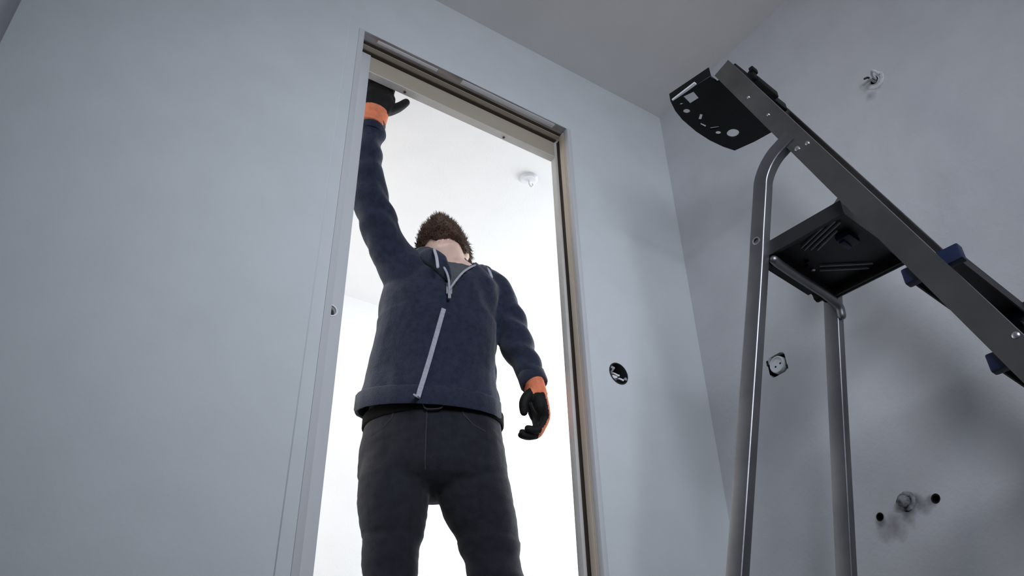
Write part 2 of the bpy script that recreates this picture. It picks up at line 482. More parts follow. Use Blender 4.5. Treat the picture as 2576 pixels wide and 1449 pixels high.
# capped pipe low on the right wall with a screw hole each side
t = thing('pipe_stub', 'dirty capped pipe stub low on the wall with a screw hole each side', 'pipe', (XR, *PIPE))
bm = bmesh.new(); disc_tube(bm, (0, 0, 0), (-1, 0, 0), [(.0115, -.08), (.0115, .006), (.0135, .007), (.0135, .012), (.0100, .014), (.003, .0142)], 20)
fin(bm, 'pipe', M_DIRT, t, smooth=.6)
bm = bmesh.new()
for k in range(16):
    an = k / 16 * 6.283
    blob(bm, (.001, math.cos(an) * .018, math.sin(an) * .016 + .002), [(.005, 0, 0), (0, .007, 0), (0, 0, .007)], 8, 6)
bm = remesh(bm, .002, 2); displace(bm, lambda p: .002 * mnoise.noise(p * 90)); cut(bm, (.003, 0, 0), (1, 0, 0))
fin(bm, 'filler_ring', M_DIRT, t, smooth=4, recalc=False)
for hy, hz in HOLES:
    bm = bmesh.new(); disc_tube(bm, (.02, hy - PIPE[0], hz - PIPE[1]), (-1, 0, 0), [(.0112, -.02), (.0112, .0195), (.008, .0195), (.007, -.01), (.001, -.0101)], 16)
    fin(bm, 'plug_hole', M_BLACK, t, smooth=.6)

# rosette on the ceiling of the far room
t = thing('ceiling_rosette', 'round white lamp rosette with hook on the ceiling of the far room', 'ceiling fitting', (1.506, 2.053, CEILZ - .004))
bm = bmesh.new(); disc_tube(bm, (0, 0, 0), (0, 0, -1), [(.036, 0), (.036, .006), (.030, .012), (.010, .014)], 32)
fin(bm, 'disc', M_WHITEP, t, smooth=.6)
bm = bmesh.new(); tube(bm, [(0, 0, -.012), (0, 0, -.03), (.010, 0, -.040), (.018, 0, -.030), (.016, 0, -.022)], .003, 8)
fin(bm, 'hook', M_WHITEP, t, smooth=4)

# ------------------------------------------------------------------ step ladder
LO = V((1.2759, 0.890, 0.0)); LZ = 1.188
LW = V((0.9931633, 0.11673325, 0)); LD = V((0.11673325, -0.9931633, 0))
PW = 0.2652
TAP = .036
lad = thing('step_ladder', 'grey aluminium stepladder with blue step caps beside the wall', 'ladder', tuple(LO))


def LT(c):           # ladder frame: x across, y towards the climbing side, z above the platform
    return LW * c[0] + LD * c[1] + V((0, 0, LZ + c[2]))


def extrude(bm, prof, p0, p1, N, A):
    """extrude closed 2D profile (n, a) from p0 to p1 in ladder frame"""
    p0, p1, N, A = V(p0), V(p1), V(N), V(A)
    l0 = [bm.verts.new(LT(p0 + N * n + A * a)) for n, a in prof]
    l1 = [bm.verts.new(LT(p1 + N * n + A * a)) for n, a in prof]
    k = len(prof)
    for i in range(k): bm.faces.new((l0[i], l0[(i + 1) % k], l1[(i + 1) % k], l1[i]))
    bm.faces.new(l0); bm.faces.new(l1)


SL = -.3757
NU = V((0, 1, .373)).normalized()
U0 = .2235            # rail centre line at platform height
chan = [(-.025, 0), (.025, 0), (.025, .022), (.0225, .022), (.0225, .0025), (-.0225, .0025), (-.0225, .022), (-.025, .022)]
for side in (0, 1):
    a0 = -.02 if side == 0 else PW + .02
    sg = 1 if side == 0 else -1

    def rp(z): return V((a0 + sg * TAP * z, U0 + SL * z, z))
    bm = bmesh.new(); extrude(bm, chan, rp(-LZ + .03), rp(.592), NU, V((sg, 0, 0)))
    rail = fin(bm, 'rail', M_ALU, lad)
    # top end cap
    bm = bmesh.new(); extrude(bm, [(-.0252, -.001), (.0252, -.001), (.0252, .023), (-.0252, .023)], rp(-LZ), rp(-LZ + .06), NU, V((sg, 0, 0)))
    ft = fin(bm, 'foot', M_BLUE, lad)
    for (u_, z_, r_) in ((.126, .233, .005), (.138, .195, .006), (.163, .192, .005), (.055, .433, .0035), (.093, .340, .0035), (.398, -.416, .006)):
        c = V((a0 + sg * TAP * z_, u_, z_)); bm = bmesh.new()
        disc_tube(bm, LT(c), LW * (-sg), [(r_, -.001), (r_, .0015), (r_ * .6, .003), (r_ * .2, .0034)], 14)
        fin(bm, 'rivet', M_RIVET, rail, smooth=.7)
    # rear leg: straight from the floor past the platform, then bent forward to the rail
    LA = -.003 if side == 0 else PW + .003
    pts = [(LA - sg * .080, -.315, -LZ + .005), (LA - sg * .048, -.178, -.66), (LA - sg * .012, -.034, -.10), (LA - sg * .006, .002, .04),
           (LA - sg * .004, .030, .140), (LA - sg * .004, .040, .172), (LA - sg * .003, .058, .200), (LA - sg * .002, .080, .220), (LA, .102, .232), (LA, .130, .243)]
    fr = frames(spline(pts, [1] * len(pts), 4)[0], ref=(0, 1, 0))
    bm = bmesh.new(); loops = []
    for (p, tt, aa, bb) in fr:
        loops.append([bm.verts.new(LT(p + aa * x + bb * y)) for x, y in rrect(0, 0, .0185, .0125, .004, 3)])
    k = len(loops[0])
    for l0, l1 in zip(loops, loops[1:]):
        for i in range(k): bm.faces.new((l0[i], l0[(i + 1) % k], l1[(i + 1) % k], l1[i]))
    bm.faces.new(loops[0]); bm.faces.new(loops[-1])
    leg = fin(bm, 'rear_leg', M_ALUB, lad, smooth=.5)
    c = V((LA - sg * (.006 + .0125), -.003, .022)); bm = bmesh.new()
    disc_tube(bm, LT(c), LW * (-sg), [(.0095, -.002), (.0095, .001), (.0065, .0014), (.0065, -.001), (.001, -.0011)], 18)
    fin(bm, 'eyelet', M_RIVET, leg, smooth=.6)
    bm = bmesh.new(); disc_tube(bm, LT(c), LW * (-sg), [(.0064, -.001), (.0064, .0004)], 14)
    fin(bm, 'eyelet_hole', M_BLACK, leg)
    bm = bmesh.new()
    p = V(pts[0]); box(bm, p.x - .018, p.x + .018, p.y - .022, p.y + .022, -LZ, -LZ + .05, LT, .004)
    fin(bm, 'foot', M_BLUE, lad, smooth=.6)

# platform: ribbed tray, blue catch, hooked rear strip and cross tube
bm = bmesh.new()
box(bm, .004, PW - .004, -.004, .185, .012, .020, LT)
for a in ((.004, .012, -.004, .185), (PW - .012, PW - .004, -.004, .185), (.012, PW - .012, -.004, .006), (.012, PW - .012, .177, .185)):
    box(bm, a[0], a[1], a[2], a[3], -.010, .012, LT)
plat = fin(bm, 'platform', M_CHAR, lad)
for a in ((.0, .004, -.006, .187), (PW - .004, PW, -.006, .187)):
    bm = bmesh.new(); box(bm, a[0], a[1], a[2], a[3], -.012, .022, LT)
    fin(bm, 'platform_edge', M_CHAR, lad)
ribs = [((.060, .052), (.028, .139)), ((.072, .052), (.036, .150)), ((.082, .062), (.048, .155)), ((.094, .07), (.068, .135))]
for (p, q) in ribs + [((.15, .04), (.235, .12)), ((.165, .03), (.245, .105))]:
    bm = bmesh.new(); d = (V((q[0], q[1], 0)) - V((p[0], p[1], 0))).normalized(); n_ = V((-d.y, d.x, 0)) * .0012
    vs = [bm.verts.new(LT(V((x, y, z)) + s_ * n_)) for (x, y) in (p, q) for s_ in (-1, 1) for z in (.0075, .0125)]
    bmesh.ops.convex_hull(bm, input=vs)
    fin(bm, 'rib', M_GREYP, plat)
bm = bmesh.new(); box(bm, .082, .128, .118, .152, -.004, .013, LT, .006); box(bm, .088, .122, .122, .134, -.009, -.002, LT, .003)
fin(bm, 'catch', M_BLUE, plat, smooth=.6)
for cx, cy in ((.13, .02), (.115, .03), (.15, .022)):
    bm = bmesh.new(); disc_tube(bm, LT((cx, cy, .0125)), (0, 0, -1), [(.005, 0), (.005, .006), (.002, .007)], 10)
    fin(bm, 'screw', M_RIVET if cx > .14 else M_BLACK, plat, smooth=.6)
# rear strip with the hook notch
prof = [(.0, .004), (PW, .004), (PW, -.010), (.232, -.012), (.228, -.024), (.218, -.028), (.208, -.024), (.206, -.014), (.198, -.009), (.190, -.014), (.186, -.022), (.02, -.020), (.0, -.014)]
bm = bmesh.new()
l0 = [bm.verts.new(LT((x, -.022, z))) for x, z in prof]; l1 = [bm.verts.new(LT((x, -.007, z))) for x, z in prof]
for i in range(len(prof)): bm.faces.new((l0[i], l0[(i + 1) % len(prof)], l1[(i + 1) % len(prof)], l1[i]))
bm.faces.new(l0); bm.faces.new(l1)
fin(bm, 'hook_strip', M_BLACK, lad)
bm = bmesh.new(); tube(bm, [LT(p) for p in ((.010, .010, -.022), (.04, .006, -.020), (.13, .004, -.020), (.22, .004, -.022), (PW - .004, .006, -.034), (PW + .006, .002, -.055))], .010, 12, sub=5)
fin(bm, 'cross_tube', M_ALUB, lad, smooth=4)

# steps
for z in (-.222, -.440, -.655, -.870):
    uc = U0 + SL * z + .006
    x0, x1 = -.019 + TAP * z + .003, PW + .019 - TAP * z - .003
    bm = bmesh.new(); prof = [(uc - .044, z + .012), (uc + .044, z + .012), (uc + .044, z - .012), (uc + .041, z - .012), (uc + .041, z + .008), (uc - .041, z + .008), (uc - .041, z - .012), (uc - .044, z - .012)]
    l0 = [bm.verts.new(LT((x0 + .008, u, q))) for u, q in prof]; l1 = [bm.verts.new(LT((x1 - .008, u, q))) for u, q in prof]
    for i in range(len(prof)): bm.faces.new((l0[i], l0[(i + 1) % len(prof)], l1[(i + 1) % len(prof)], l1[i]))
    bm.faces.new(l0); bm.faces.new(l1)
    st = fin(bm, 'step', M_CHAR, lad)
    bm = bmesh.new()
    for k in range(9): box(bm, x0 + .008, x1 - .008, uc - .040 + k * .0095, uc - .036 + k * .0095, z + .012, z + .0145, LT)
    fin(bm, 'tread_ridges', M_ALU, st)
    for (xa, xb) in ((x0 + .003, x0 + .024), (x1 - .024, x1 - .003)):
        bm = bmesh.new(); box(bm, xa, xb, uc - .053, uc + .053, z - .015, z + .017, LT, .004)
        fin(bm, 'step_cap', M_BLUE, st, smooth=.6)

# tool tray on top, with its cut-outs
TZ = .581
outer = [(-.017, -.153), (.015, -.166), (.055, -.175), (.118, -.180), (.175, -.178), (.225, -.170), (.263, -.159),
         (.278, -.10), (.286, -.035), (.250, -.030), (.246, .024), (.024, .024), (.024, -.030), (-.007, -.030)]
holes = [[(-.008, -.12), (0, -.091), (.032, -.097), (.029, -.125)], circle(.010, -.140, .005, 12), circle(.041, -.148, .011, 18, .0085),
         [(.076, -.131), (.084, -.127), (.098, -.144), (.090, -.149)], [(.103, -.151), (.109, -.157), (.129, -.155), (.125, -.147)],
         [(.138, -.145), (.143, -.152), (.158, -.132), (.152, -.127)], circle(.172, -.145, .0095, 18, .007), circle(.205, -.120, .019, 28, .016)]
tray = plate('tool_tray', [outer] + holes, .006, lambda x, y, d: LT((x, y, TZ + d)), M_BLACK, lad)
for i in range(len(outer)):
    p, q = V((*outer[i], 0)), V((*outer[(i + 1) % len(outer)], 0))
    if 7 <= i <= 12: continue
    bm = bmesh.new(); d = (q - p).normalized(); n_ = V((-d.y, d.x, 0)) * .0035
    hh = .034 if i == 13 else .016
    vs = [bm.verts.new(LT(P_ + n_ * s_ + V((0, 0, TZ + z)))) for P_ in (p - d * .001, q + d * .001) for s_ in (0, 1) for z in (.004, hh)]
    bmesh.ops.convex_hull(bm, input=vs); fin(bm, 'tray_rim', M_BLACK, tray)
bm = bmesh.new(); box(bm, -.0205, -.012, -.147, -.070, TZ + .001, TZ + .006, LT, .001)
fin(bm, 'rim_glint', M_WHITEP, tray)  # white strip standing in for the highlight along the rim edge
bm = bmesh.new()
box(bm, .024, .246, .012, .030, TZ - .004, TZ + .022, LT, .004); box(bm, .10, .19, .016, .042, TZ - .002, TZ + .020, LT, .004)
fin(bm, 'front_lip', M_BLACK, tray, smooth=.6)
bm = bmesh.new(); box(bm, .086, .104, .024, .040, TZ + .004, TZ + .036, LT, .003); box(bm, .083, .107, .030, .044, TZ + .028, TZ + .044, LT, .004)
fin(bm, 'hook', M_BLACK, tray, smooth=.6)

# ------------------------------------------------------------------ person
# head local frame: x to his left, y forward, z up; origin between the ears
HO = V((0.975, 1.780, 1.636))
fwd_h = V((-.58, -.81, 0)).normalized()
tilt = math.radians(57)
HX = V((0, 0, 1)).cross(fwd_h).normalized() * 1.0        # his left (image right)
HX = -V((fwd_h.y, -fwd_h.x, 0)).normalized() if HX.dot(CR) < 0 else HX
HYv = fwd_h * math.cos(tilt) + V((0, 0, 1)) * math.sin(tilt)
HZv = V((0, 0, 1)) * math.cos(tilt) - fwd_h * math.sin(tilt)


HS = .90
HX, HYv, HZv = HX * HS, HYv * HS, HZv * HS


def HT(x, y, z): return HO + HX * x + HYv * y + HZv * z


HEAD = [(-.092, .072, .022, .022), (-.084, .064, .036, .036), (-.068, .050, .048, .052), (-.045, .030, .058, .072), (-.02, .015, .066, .088),
        (.01, .008, .071, .097), (.05, .002, .074, .101), (.085, -.003, .069, .094), (.11, -.005, .054, .073), (.125, -.006, .03, .04)]


def az(deg): a = math.radians(deg); return V((math.cos(a), -math.sin(a), 0)), V((-math.sin(a), -math.cos(a), 0))


TORSO = [((.988, 1.865, 1.05), .198, .135, 37), ((.987, 1.862, 1.12), .199, .135, 37), ((.986, 1.86, 1.166), .196, .135, 36), ((.985, 1.85, 1.236), .186, .130, 34),
         ((.980, 1.83, 1.301), .178, .125, 30), ((.977, 1.81, 1.369), .171, .125, 27), ((.975, 1.80, 1.437), .172, .122, 24),
         ((.987, 1.79, 1.506), .176, .115, 22), ((1.000, 1.788, 1.555), .146, .098, 20), ((1.01, 1.79, 1.595), .088, .080, 20)]
PELV = [((1.007, 1.87, 1.21), .170, .115, 36), ((1.007, 1.87, 1.176), .178, .120, 36), ((1.008, 1.87, 1.128), .186, .125, 36), ((1.008, 1.87, 1.045), .196, .130, 36),
        ((1.012, 1.87, .967), .200, .130, 36), ((1.016, 1.87, .938), .180, .118, 36), ((1.013, 1.87, .924), .10, .09, 36), ((1.008, 1.87, .916), .04, .05, 36)]
LEGL = [((.918, 1.915, 1.00), .085), ((.917, 1.905, .93), .094), ((.916, 1.90, .880), .091), ((.918, 1.90, .831), .085), ((.919, 1.90, .751), .070), ((.920, 1.90, .690), .063),
        ((.921, 1.89, .58), .060), ((.925, 1.905, .45), .061), ((.93, 1.93, .30), .054), ((.932, 1.945, .15), .048), ((.932, 1.95, .07), .050)]
LEGR = [((1.090, 1.825, 1.00), .085), ((1.110, 1.82, .93), .098), ((1.128, 1.82, .880), .094), ((1.147, 1.82, .838), .084), ((1.164, 1.82, .766), .074), ((1.181, 1.815, .70), .068),
        ((1.205, 1.80, .58), .062), ((1.222, 1.81, .45), .061), ((1.235, 1.83, .30), .054), ((1.243, 1.85, .15), .048), ((1.245, 1.855, .07), .050)]
ARMR = [((.915, 1.80, 1.51), .082), ((.868, 1.81, 1.545), .076), ((.825, 1.81, 1.585), .062), ((.783, 1.79, 1.620), .056), ((.731, 1.755, 1.674), .054), ((.694, 1.725, 1.735), .047),
        ((.668, 1.690, 1.815), .040), ((.662, 1.676, 1.86), .036), ((.661, 1.668, 1.892), .035), ((.662, 1.664, 1.915), .036)]
ARML = [((1.09, 1.765, 1.535), .080), ((1.128, 1.75, 1.525), .066), ((1.152, 1.740, 1.485), .056), ((1.168, 1.73, 1.43), .052), ((1.182, 1.72, 1.374), .049), ((1.195, 1.705, 1.315), .045),
        ((1.206, 1.685, 1.262), .038), ((1.211, 1.675, 1.225), .034), ((1.213, 1.670, 1.205), .033)]


def rings_of(rows, s=1.0):
    out = []
    for c, a, b, d in rows:
        X_, Y_ = az(d); out.append((V(c), X_ * a * s, Y_ * b * s))
    return out


def hand(bm, W_, F, T, N, s=1.0, rs=1.0, curl=(15, 20, 15), thumb=None, spread=1.0, kill_round=False):
    """palm and five fingers: W_ wrist, F finger direction, T thumb side, N palm-facing normal"""
    F, T, N = V(F).normalized(), V(T), V(N)
    T = (T - F * T.dot(F)).normalized(); N = (N - F * N.dot(F)); N = (N - T * N.dot(T)).normalized()
    W_ = V(W_)
    P = lambda f, t_, n: W_ + (F * f + T * t_ + N * n) * s
    rr = s * rs
    loft(bm, [(P(f, t0, 0), T * hw * s * (rs * .9 + .1), N * ht * rr) for f, t0, hw, ht in
              ((-.055, 0, .030, .024), (-.02, 0, .029, .022), (0, 0, .031, .021), (.025, .001, .040, .019), (.055, .001, .043, .017), (.085, 0, .042, .015), (.100, 0, .036, .012))], 22)
    blob(bm, P(.035, .026, .010), [T * .020 * rr, N * .018 * rr, F * .034 * rr], 14, 8)      # ball of the thumb
    blob(bm, P(.040, -.026, .006), [T * .016 * rr, N * .016 * rr, F * .036 * rr], 14, 8)
    for (t0, base, seg, rad, sp) in ((.031, .090, (.044, .026, .021), .0098, .12), (.010, .095, (.049, .030, .022), .0101, .03),
                                     (-.012, .091, (.045, .028, .022), .0097, -.05), (-.032, .082, (.035, .021, .019), .0086, -.15)):
        p = P(base - .03, t0 * .9, 0); pts = [p]; p = P(base, t0, 0); pts.append(p)
        d = (F + T * sp * spread).normalized(); ang = 0
        for k in range(3):
            ang += math.radians(curl[k])
            dk = d * math.cos(ang) + N * math.sin(ang)
            p = p + dk * seg[k] * s; pts.append(p)
        tube(bm, pts, [rad * rr * 1.1, rad * rr * 1.1, rad * rr, rad * rr * .95, rad * rr * .85], 12, sub=3)
    th = thumb or [(.012, .020, .010), (.036, .044, .014), (.060, .070, .014), (.078, .092, .012)]
    tube(bm, [P(*q) for q in th], [.014 * rr, .0135 * rr, .0115 * rr, .0095 * rr], 12, sub=3)


# raised right hand: palm laid on the far side of the wall above the door
HR = dict(W_=(.659, 1.653, 1.950), F=(.10, -.03, 1), T=(1, -.1, 0), N=(0, -1, -.02), curl=(3, 4, 3), spread=.45, s=1.0,
          thumb=[(.004, .014, .008), (.026, .042, .008), (.054, .066, .008), (.086, .084, .008)])
# hanging left hand: fingers curled, thumb apart from them
HL = dict(W_=(1.216, 1.668, 1.176), F=(.18, -.02, -1), T=(-.20, -.95, 0), N=(-.95, .20, -.05), curl=(34, 42, 28), spread=.4, s=.86,
          thumb=[(.000, .018, .018), (.018, .024, .046), (.040, .022, .062), (.066, .016, .064)])

person = bpy.data.objects.new('person', None)
# the body: one continuous skin
bm = bmesh.new()
loft(bm, [(HT(0, y, z), HX * a, HYv * b) for z, y, a, b in HEAD], 32)
tube(bm, [HT(0, .103, .035), HT(0, .112, .005), HT(0, .118, -.014)], [.009, .012, .013], 12)
blob(bm, HT(0, .095, .045), [HX * .05, HYv * .018, HZv * .012], 16, 8)
for sx in (-1, 1):
    blob(bm, HT(sx * .045, .07, .0), [HX * .022, HYv * .02, HZv * .02], 14, 8)
    blob(bm, HT(sx * .077, -.008, .006), [HX * .009 + HYv * (-.006 * sx) * sx, HYv * .019, HZv * .034], 14, 8)
    blob(bm, HT(sx * .013, .110, -.016), [HX * .009, HYv * .010, HZv * .008], 12, 8)
blob(bm, HT(0, .097, -.043), [HX * .024, HYv * .010, HZv * .006], 14, 8)
blob(bm, HT(0, .094, -.055), [HX * .021, HYv * .011, HZv * .007], 14, 8)
tube(bm, [HT(0, -.005, -.01), HT(0, .0, -.055), (.990, 1.780, 1.585), (1.012, 1.795, 1.535), (1.01, 1.80, 1.48)], [.062, .060, .058, .066, .075], 24)
blob(bm, HT(0, .035, -.082) , [HX * .010, HYv * .012, HZv * .016], 12, 8)
loft(bm, rings_of(TORSO[3:], .80))
loft(bm, rings_of(PELV[:-2], .80)); tube(bm, [(1.0, 1.865, 1.15), (.985, 1.85, 1.28)], [.115, .10], 20)
for leg in (LEGL, LEGR): tube(bm, [c for c, r in leg], [r * .76 for c, r in leg], 20)
for arm in (ARMR, ARML): tube(bm, [c for c, r in arm], [r * .74 for c, r in arm], 18)
tube(bm, [(.66, 1.664, 1.89), HR['W_']], [.026, .024], 14); tube(bm, [(1.212, 1.674, 1.22), HL['W_']], [.025, .023], 14)
hand(bm, rs=.70, **HR); hand(bm, rs=.70, **HL)
for fx, fy in ((.932, 1.95), (1.245, 1.855)):
    tube(bm, [(fx, fy + .02, .05), (fx - .05, fy - .07, .04), (fx - .09, fy - .14, .03)], [.036, .036, .026], 16, flat=.8)
bm = remesh(bm, .0055, 3)
me = bpy.data.meshes.new('person'); bm.to_mesh(me); bm.free()
person = link_mesh('person', me, M_SKIN, smooth=4)
tag(person, 'person in a navy zip hoodie reaching up inside the bright doorway', 'person')

# eyes
for sx in (-1, 1):
    bm = bmesh.new(); blob(bm, HT(sx * .032, .088, .028), [HX * .014, HYv * .0125, HZv * .012], 16, 10)
    e = fin(bm, 'eye', M_EYE, person, smooth=4)
    bm = bmesh.new(); blob(bm, HT(sx * .032, .0985, .028), [HX * .006, HYv * .003, HZv * .006], 12, 8)
    fin(bm, 'iris', M_IRIS, e, smooth=4)
    bm = bmesh.new(); tube(bm, [HT(sx * .014, .104, .047), HT(sx * .032, .106, .053), HT(sx * .05, .094, .048)], [.003, .004, .003], 8)
    fin(bm, 'eyebrow', M_HAIR, person, smooth=4)


def tufts(bm, src, count, length, lean, seed, rad=.0012):
    """short tapering locks rooted on a surface"""
    rnd = random.Random(seed); src.faces.ensure_lookup_table(); src.normal_update()
    fs = src.faces[:]
    for k in range(count):
        f = rnd.choice(fs); c = f.calc_center_median(); n_ = f.normal
        d = (n_ * rnd.uniform(.25, .6) + lean(c) + V((rnd.uniform(-.3, .3), rnd.uniform(-.3, .3), rnd.uniform(-.3, .3)))).normalized()
        a = d.orthogonal().normalized() * rad; b = d.cross(a)
        L_ = length * rnd.uniform(.5, 1.2)
        base = [bm.verts.new(c - d * .003 + a), bm.verts.new(c - d * .003 - a * .5 + b), bm.verts.new(c - d * .003 - a * .5 - b)]
        tip = bm.verts.new(c + d * L_ + n_ * (-.15 * L_))
        for i in range(3): bm.faces.new((base[i], base[(i + 1) % 3], tip))


# beard along the jaw
bm = bmesh.new()
jaw = [(-.070, .000, .000), (-.070, .010, -.026), (-.063, .030, -.050), (-.047, .058, -.072), (-.024, .082, -.088), (0, .092, -.094),
       (.024, .082, -.088), (.047, .058, -.072), (.063, .030, -.050), (.070, .010, -.026), (.070, .000, .000)]
tube(bm, [HT(*q) for q in jaw], [.010, .014, .018, .020, .022, .024, .022, .020, .018, .014, .010], 14)
blob(bm, HT(0, .098, -.098), [HX * .026, HYv * .024, HZv * .024], 16, 10)
blob(bm, HT(0, .066, -.086), [HX * .040, HYv * .032, HZv * .018], 16, 10)
tube(bm, [HT(-.030, .086, -.050), HT(-.018, .102, -.030), HT(0, .106, -.028), HT(.018, .102, -.030), HT(.030, .086, -.050)], [.007, .008, .007, .008, .007], 10)
for sx in (-1, 1): tube(bm, [HT(sx * .030, .086, -.050), HT(sx * .030, .080, -.075)], [.010, .012], 10)
bm = remesh(bm, .003, 4); displace(bm, lambda p: .002 * mnoise.noise(p * 130))
tufts(bm, bm.copy(), 2600, .016, lambda c: (HYv * .5 - HZv * .6), 3)
beard = fin(bm, 'beard', M_BEARD, person, smooth=4, recalc=False)

# hair
bm = bmesh.new()
loft(bm, [(HT(0, y - .010, z + .006), HX * (a + .011), HYv * (b + .006)) for z, y, a, b in HEAD[4:]] , 28)
bm = remesh(bm, .0045, 3)
cut(bm, HT(0, .02, .03), (HYv * .72 - HZv * .69).normalized())
displace(bm, lambda p: .003 * mnoise.noise(p * 70))
tufts(bm, bm.copy(), 2600, .024, lambda c: (-HYv * .5 - HZv * .2), 4, .0014)
hair = fin(bm, 'hair', M_HAIR, person, smooth=4, recalc=False)
for sx in (-1, 1):
    bm = bmesh.new(); tube(bm, [HT(sx * .072, .020, .050), HT(sx * .073, .018, .025), HT(sx * .072, .014, -.004)], [.010, .008, .006], 10)
    tufts(bm, bm.copy(), 120, .014, lambda c: (-HZv * .8), 5 + sx)
    fin(bm, 'sideburn', M_BEARD, hair, smooth=4, recalc=False)

# t-shirt
bm = bmesh.new(); loft(bm, rings_of(TORSO[4:9], .92))
tube(bm, [(1.008, 1.792, 1.53), (.998, 1.785, 1.572)], [.082, .070], 24)
bm = remesh(bm, .006, 3)
fin(bm, 't_shirt', M_TEE, person, smooth=4, recalc=False)

# jeans
bm = bmesh.new()
loft(bm, rings_of(PELV))
for leg in (LEGL, LEGR): tube(bm, [c for c, r in leg], [r for c, r in leg], 24, round_ends=False)
bm = remesh(bm, .007, 5)


def denim_folds(p):
    k = .0025 * mnoise.noise(p * 16) + .0018 * mnoise.noise(V((p.x * 25, p.y * 25, p.z * 60)))
    if p.z < .80: k += .0030 * math.sin(p.z * 62 + 9 * (p.x - .9) + 2 * mnoise.noise(p * 8))
    return k


displace(bm, denim_folds)
cut(bm, (1, 1.87, 1.205), (0, 0, 1)); cut(bm, (1, 1.87, .075), (0, 0, -1))
solidify(bm, .003)
jeans = fin(bm, 'jeans', M_DENIM, person, smooth=4, recalc=False)
from mathutils.bvhtree import BVHTree


def bvh_of(o):
    return BVHTree.FromPolygons([v.co.copy() for v in o.data.vertices], [tuple(p.vertices) for p in o.data.polygons])


BJ = bvh_of(jeans)
X36, Y36 = az(36)


def on_front(B, c, lat, z, deg, off=.001):
    """point on the cloth reached from the front: lat metres to his left of c, at height z"""
    X_, F_ = az(deg)
    o_ = V((c[0], c[1], z)) + X_ * lat + F_ * .5
    hit = B.ray_cast(o_, -F_)
    return (hit[0] + F_ * off) if hit[0] else None


def strip(name, pts, wid, thick, M, parent, flat_ref):
    fr = frames(pts, ref=flat_ref); bm = bmesh.new(); loops = []
    for p, tt, a, b in fr:
        loops.append([bm.verts.new(p + a * x + b * y) for x, y in ((thick, -wid), (thick, wid), (-thick, wid), (-thick, -wid))])
    for l0, l1 in zip(loops, loops[1:]):
        for i in range(4): bm.faces.new((l0[i], l0[(i + 1) % 4], l1[(i + 1) % 4], l1[i]))
    bm.faces.new(loops[0]); bm.faces.new(loops[-1])
    return fin(bm, name, M, parent)


PC = (1.008, 1.87)
pts = [on_front(BJ, PC, x, z, 36, .0005) for x, z in [(0, 1.10 - .02 * k) for k in range(9)]]
strip('fly_seam', [p for p in pts if p], .0016, .0015, M_SEAM, jeans, tuple(Y36))
for sx in (-1, 1):
    pts = [on_front(BJ, PC, sx * x, z, 36, .0005) for x, z in ((.085, 1.125), (.095, 1.09), (.118, 1.065), (.15, 1.052))]
    strip('pocket_seam', [p for p in pts if p], .0018, .0015, M_SEAM, jeans, tuple(Y36))
# belt
bm = bmesh.new(); n_ = 48; loops = []
for k in range(n_):
    an = 2 * math.pi * k / n_; lp = []
    for rr, z in ((.004, 1.102), (.007, 1.106), (.007, 1.134), (.004, 1.138)):
        lp.append(bm.verts.new(V((1.008, 1.87, z)) + X36 * math.cos(an) * (.188 + rr) + Y36 * math.sin(an) * (.127 + rr)))
    loops.append(lp)
for i in range(n_):
    a_, b_ = loops[i], loops[(i + 1) % n_]
    for j in range(4): bm.faces.new((a_[j], a_[(j + 1) % 4], b_[(j + 1) % 4], b_[j]))
belt = fin(bm, 'belt', M_LEATH, person, smooth=.6)
bm = bmesh.new(); bc = V((1.008, 1.87, 1.115)) + Y36 * .139 + X36 * .018
tube(bm, [bc + X36 * x + V((0, 0, z)) for x, z in ((-.022, .016), (-.026, .0), (-.020, -.017), (.0, -.020), (.022, -.017), (.026, .0), (.022, .016), (0, .019), (-.022, .016))], .0026, 8, sub=3)
fin(bm, 'belt_buckle', M_CHAR, belt, smooth=4)
bm = bmesh.new(); disc_tube(bm, V((1.008, 1.87, 1.128)) + Y36 * .137 - X36 * .008, Y36, [(.004, 0), (.004, .003), (.001, .004)], 10)
fin(bm, 'belt_stud', M_RIVET, belt, smooth=.6)

# shoes
for fx, fy in ((.932, 1.95), (1.245, 1.855)):
    d = V((-.45, -.89, 0)).normalized(); sd = V((d.y, -d.x, 0))
    bm = bmesh.new()
    loft(bm, [(V((fx, fy, 0)) + d * q + V((0, 0, z)), sd * a, V((0, 0, h))) for q, z, a, h in
              ((-.075, .055, .025, .03), (-.06, .062, .038, .046), (0, .068, .044, .054), (.07, .056, .047, .042), (.13, .045, .050, .031), (.18, .040, .042, .026), (.20, .036, .022, .016))], 20)
    tube(bm, [(fx, fy, .06), (fx, fy, .12)], [.05, .054], 18, round_ends=False)
    sh = fin(remesh(bm, .006, 3), 'shoe', M_SHOE, person, smooth=4, recalc=False)
    outl = [(-.085, 0), (-.07, .035), (0, .043), (.10, .051), (.17, .045), (.208, .02), (.208, -.02), (.17, -.045), (.10, -.051), (0, -.043), (-.07, -.035)]
    plate('sole', [outl], .022, lambda x, y, q, fx=fx, fy=fy, d=d, sd=sd: V((fx, fy, q)) + d * x + sd * y, M_BLACK, sh)

# hoodie
bm = bmesh.new()
loft(bm, rings_of(TORSO))
tube(bm, [c for c, r in ARMR], [r for c, r in ARMR], 24, round_ends=False)
tube(bm, [c for c, r in ARML], [r for c, r in ARML], 24, round_ends=False)
blob(bm, (.935, 1.79, 1.555), [V((.07, 0, .01)), V((0, .07, 0)), V((0, 0, .05))])
blob(bm, (1.085, 1.765, 1.555), [V((.07, -.02, -.01)), V((0, .06, 0)), V((0, 0, .045))])
bm = remesh(bm, .006, 6)


def seg_d(p, a, b):
    a, b = V(a), V(b); t_ = max(0, min(1, (p - a).dot(b - a) / (b - a).length_squared)); return (p - a - (b - a) * t_).length, t_


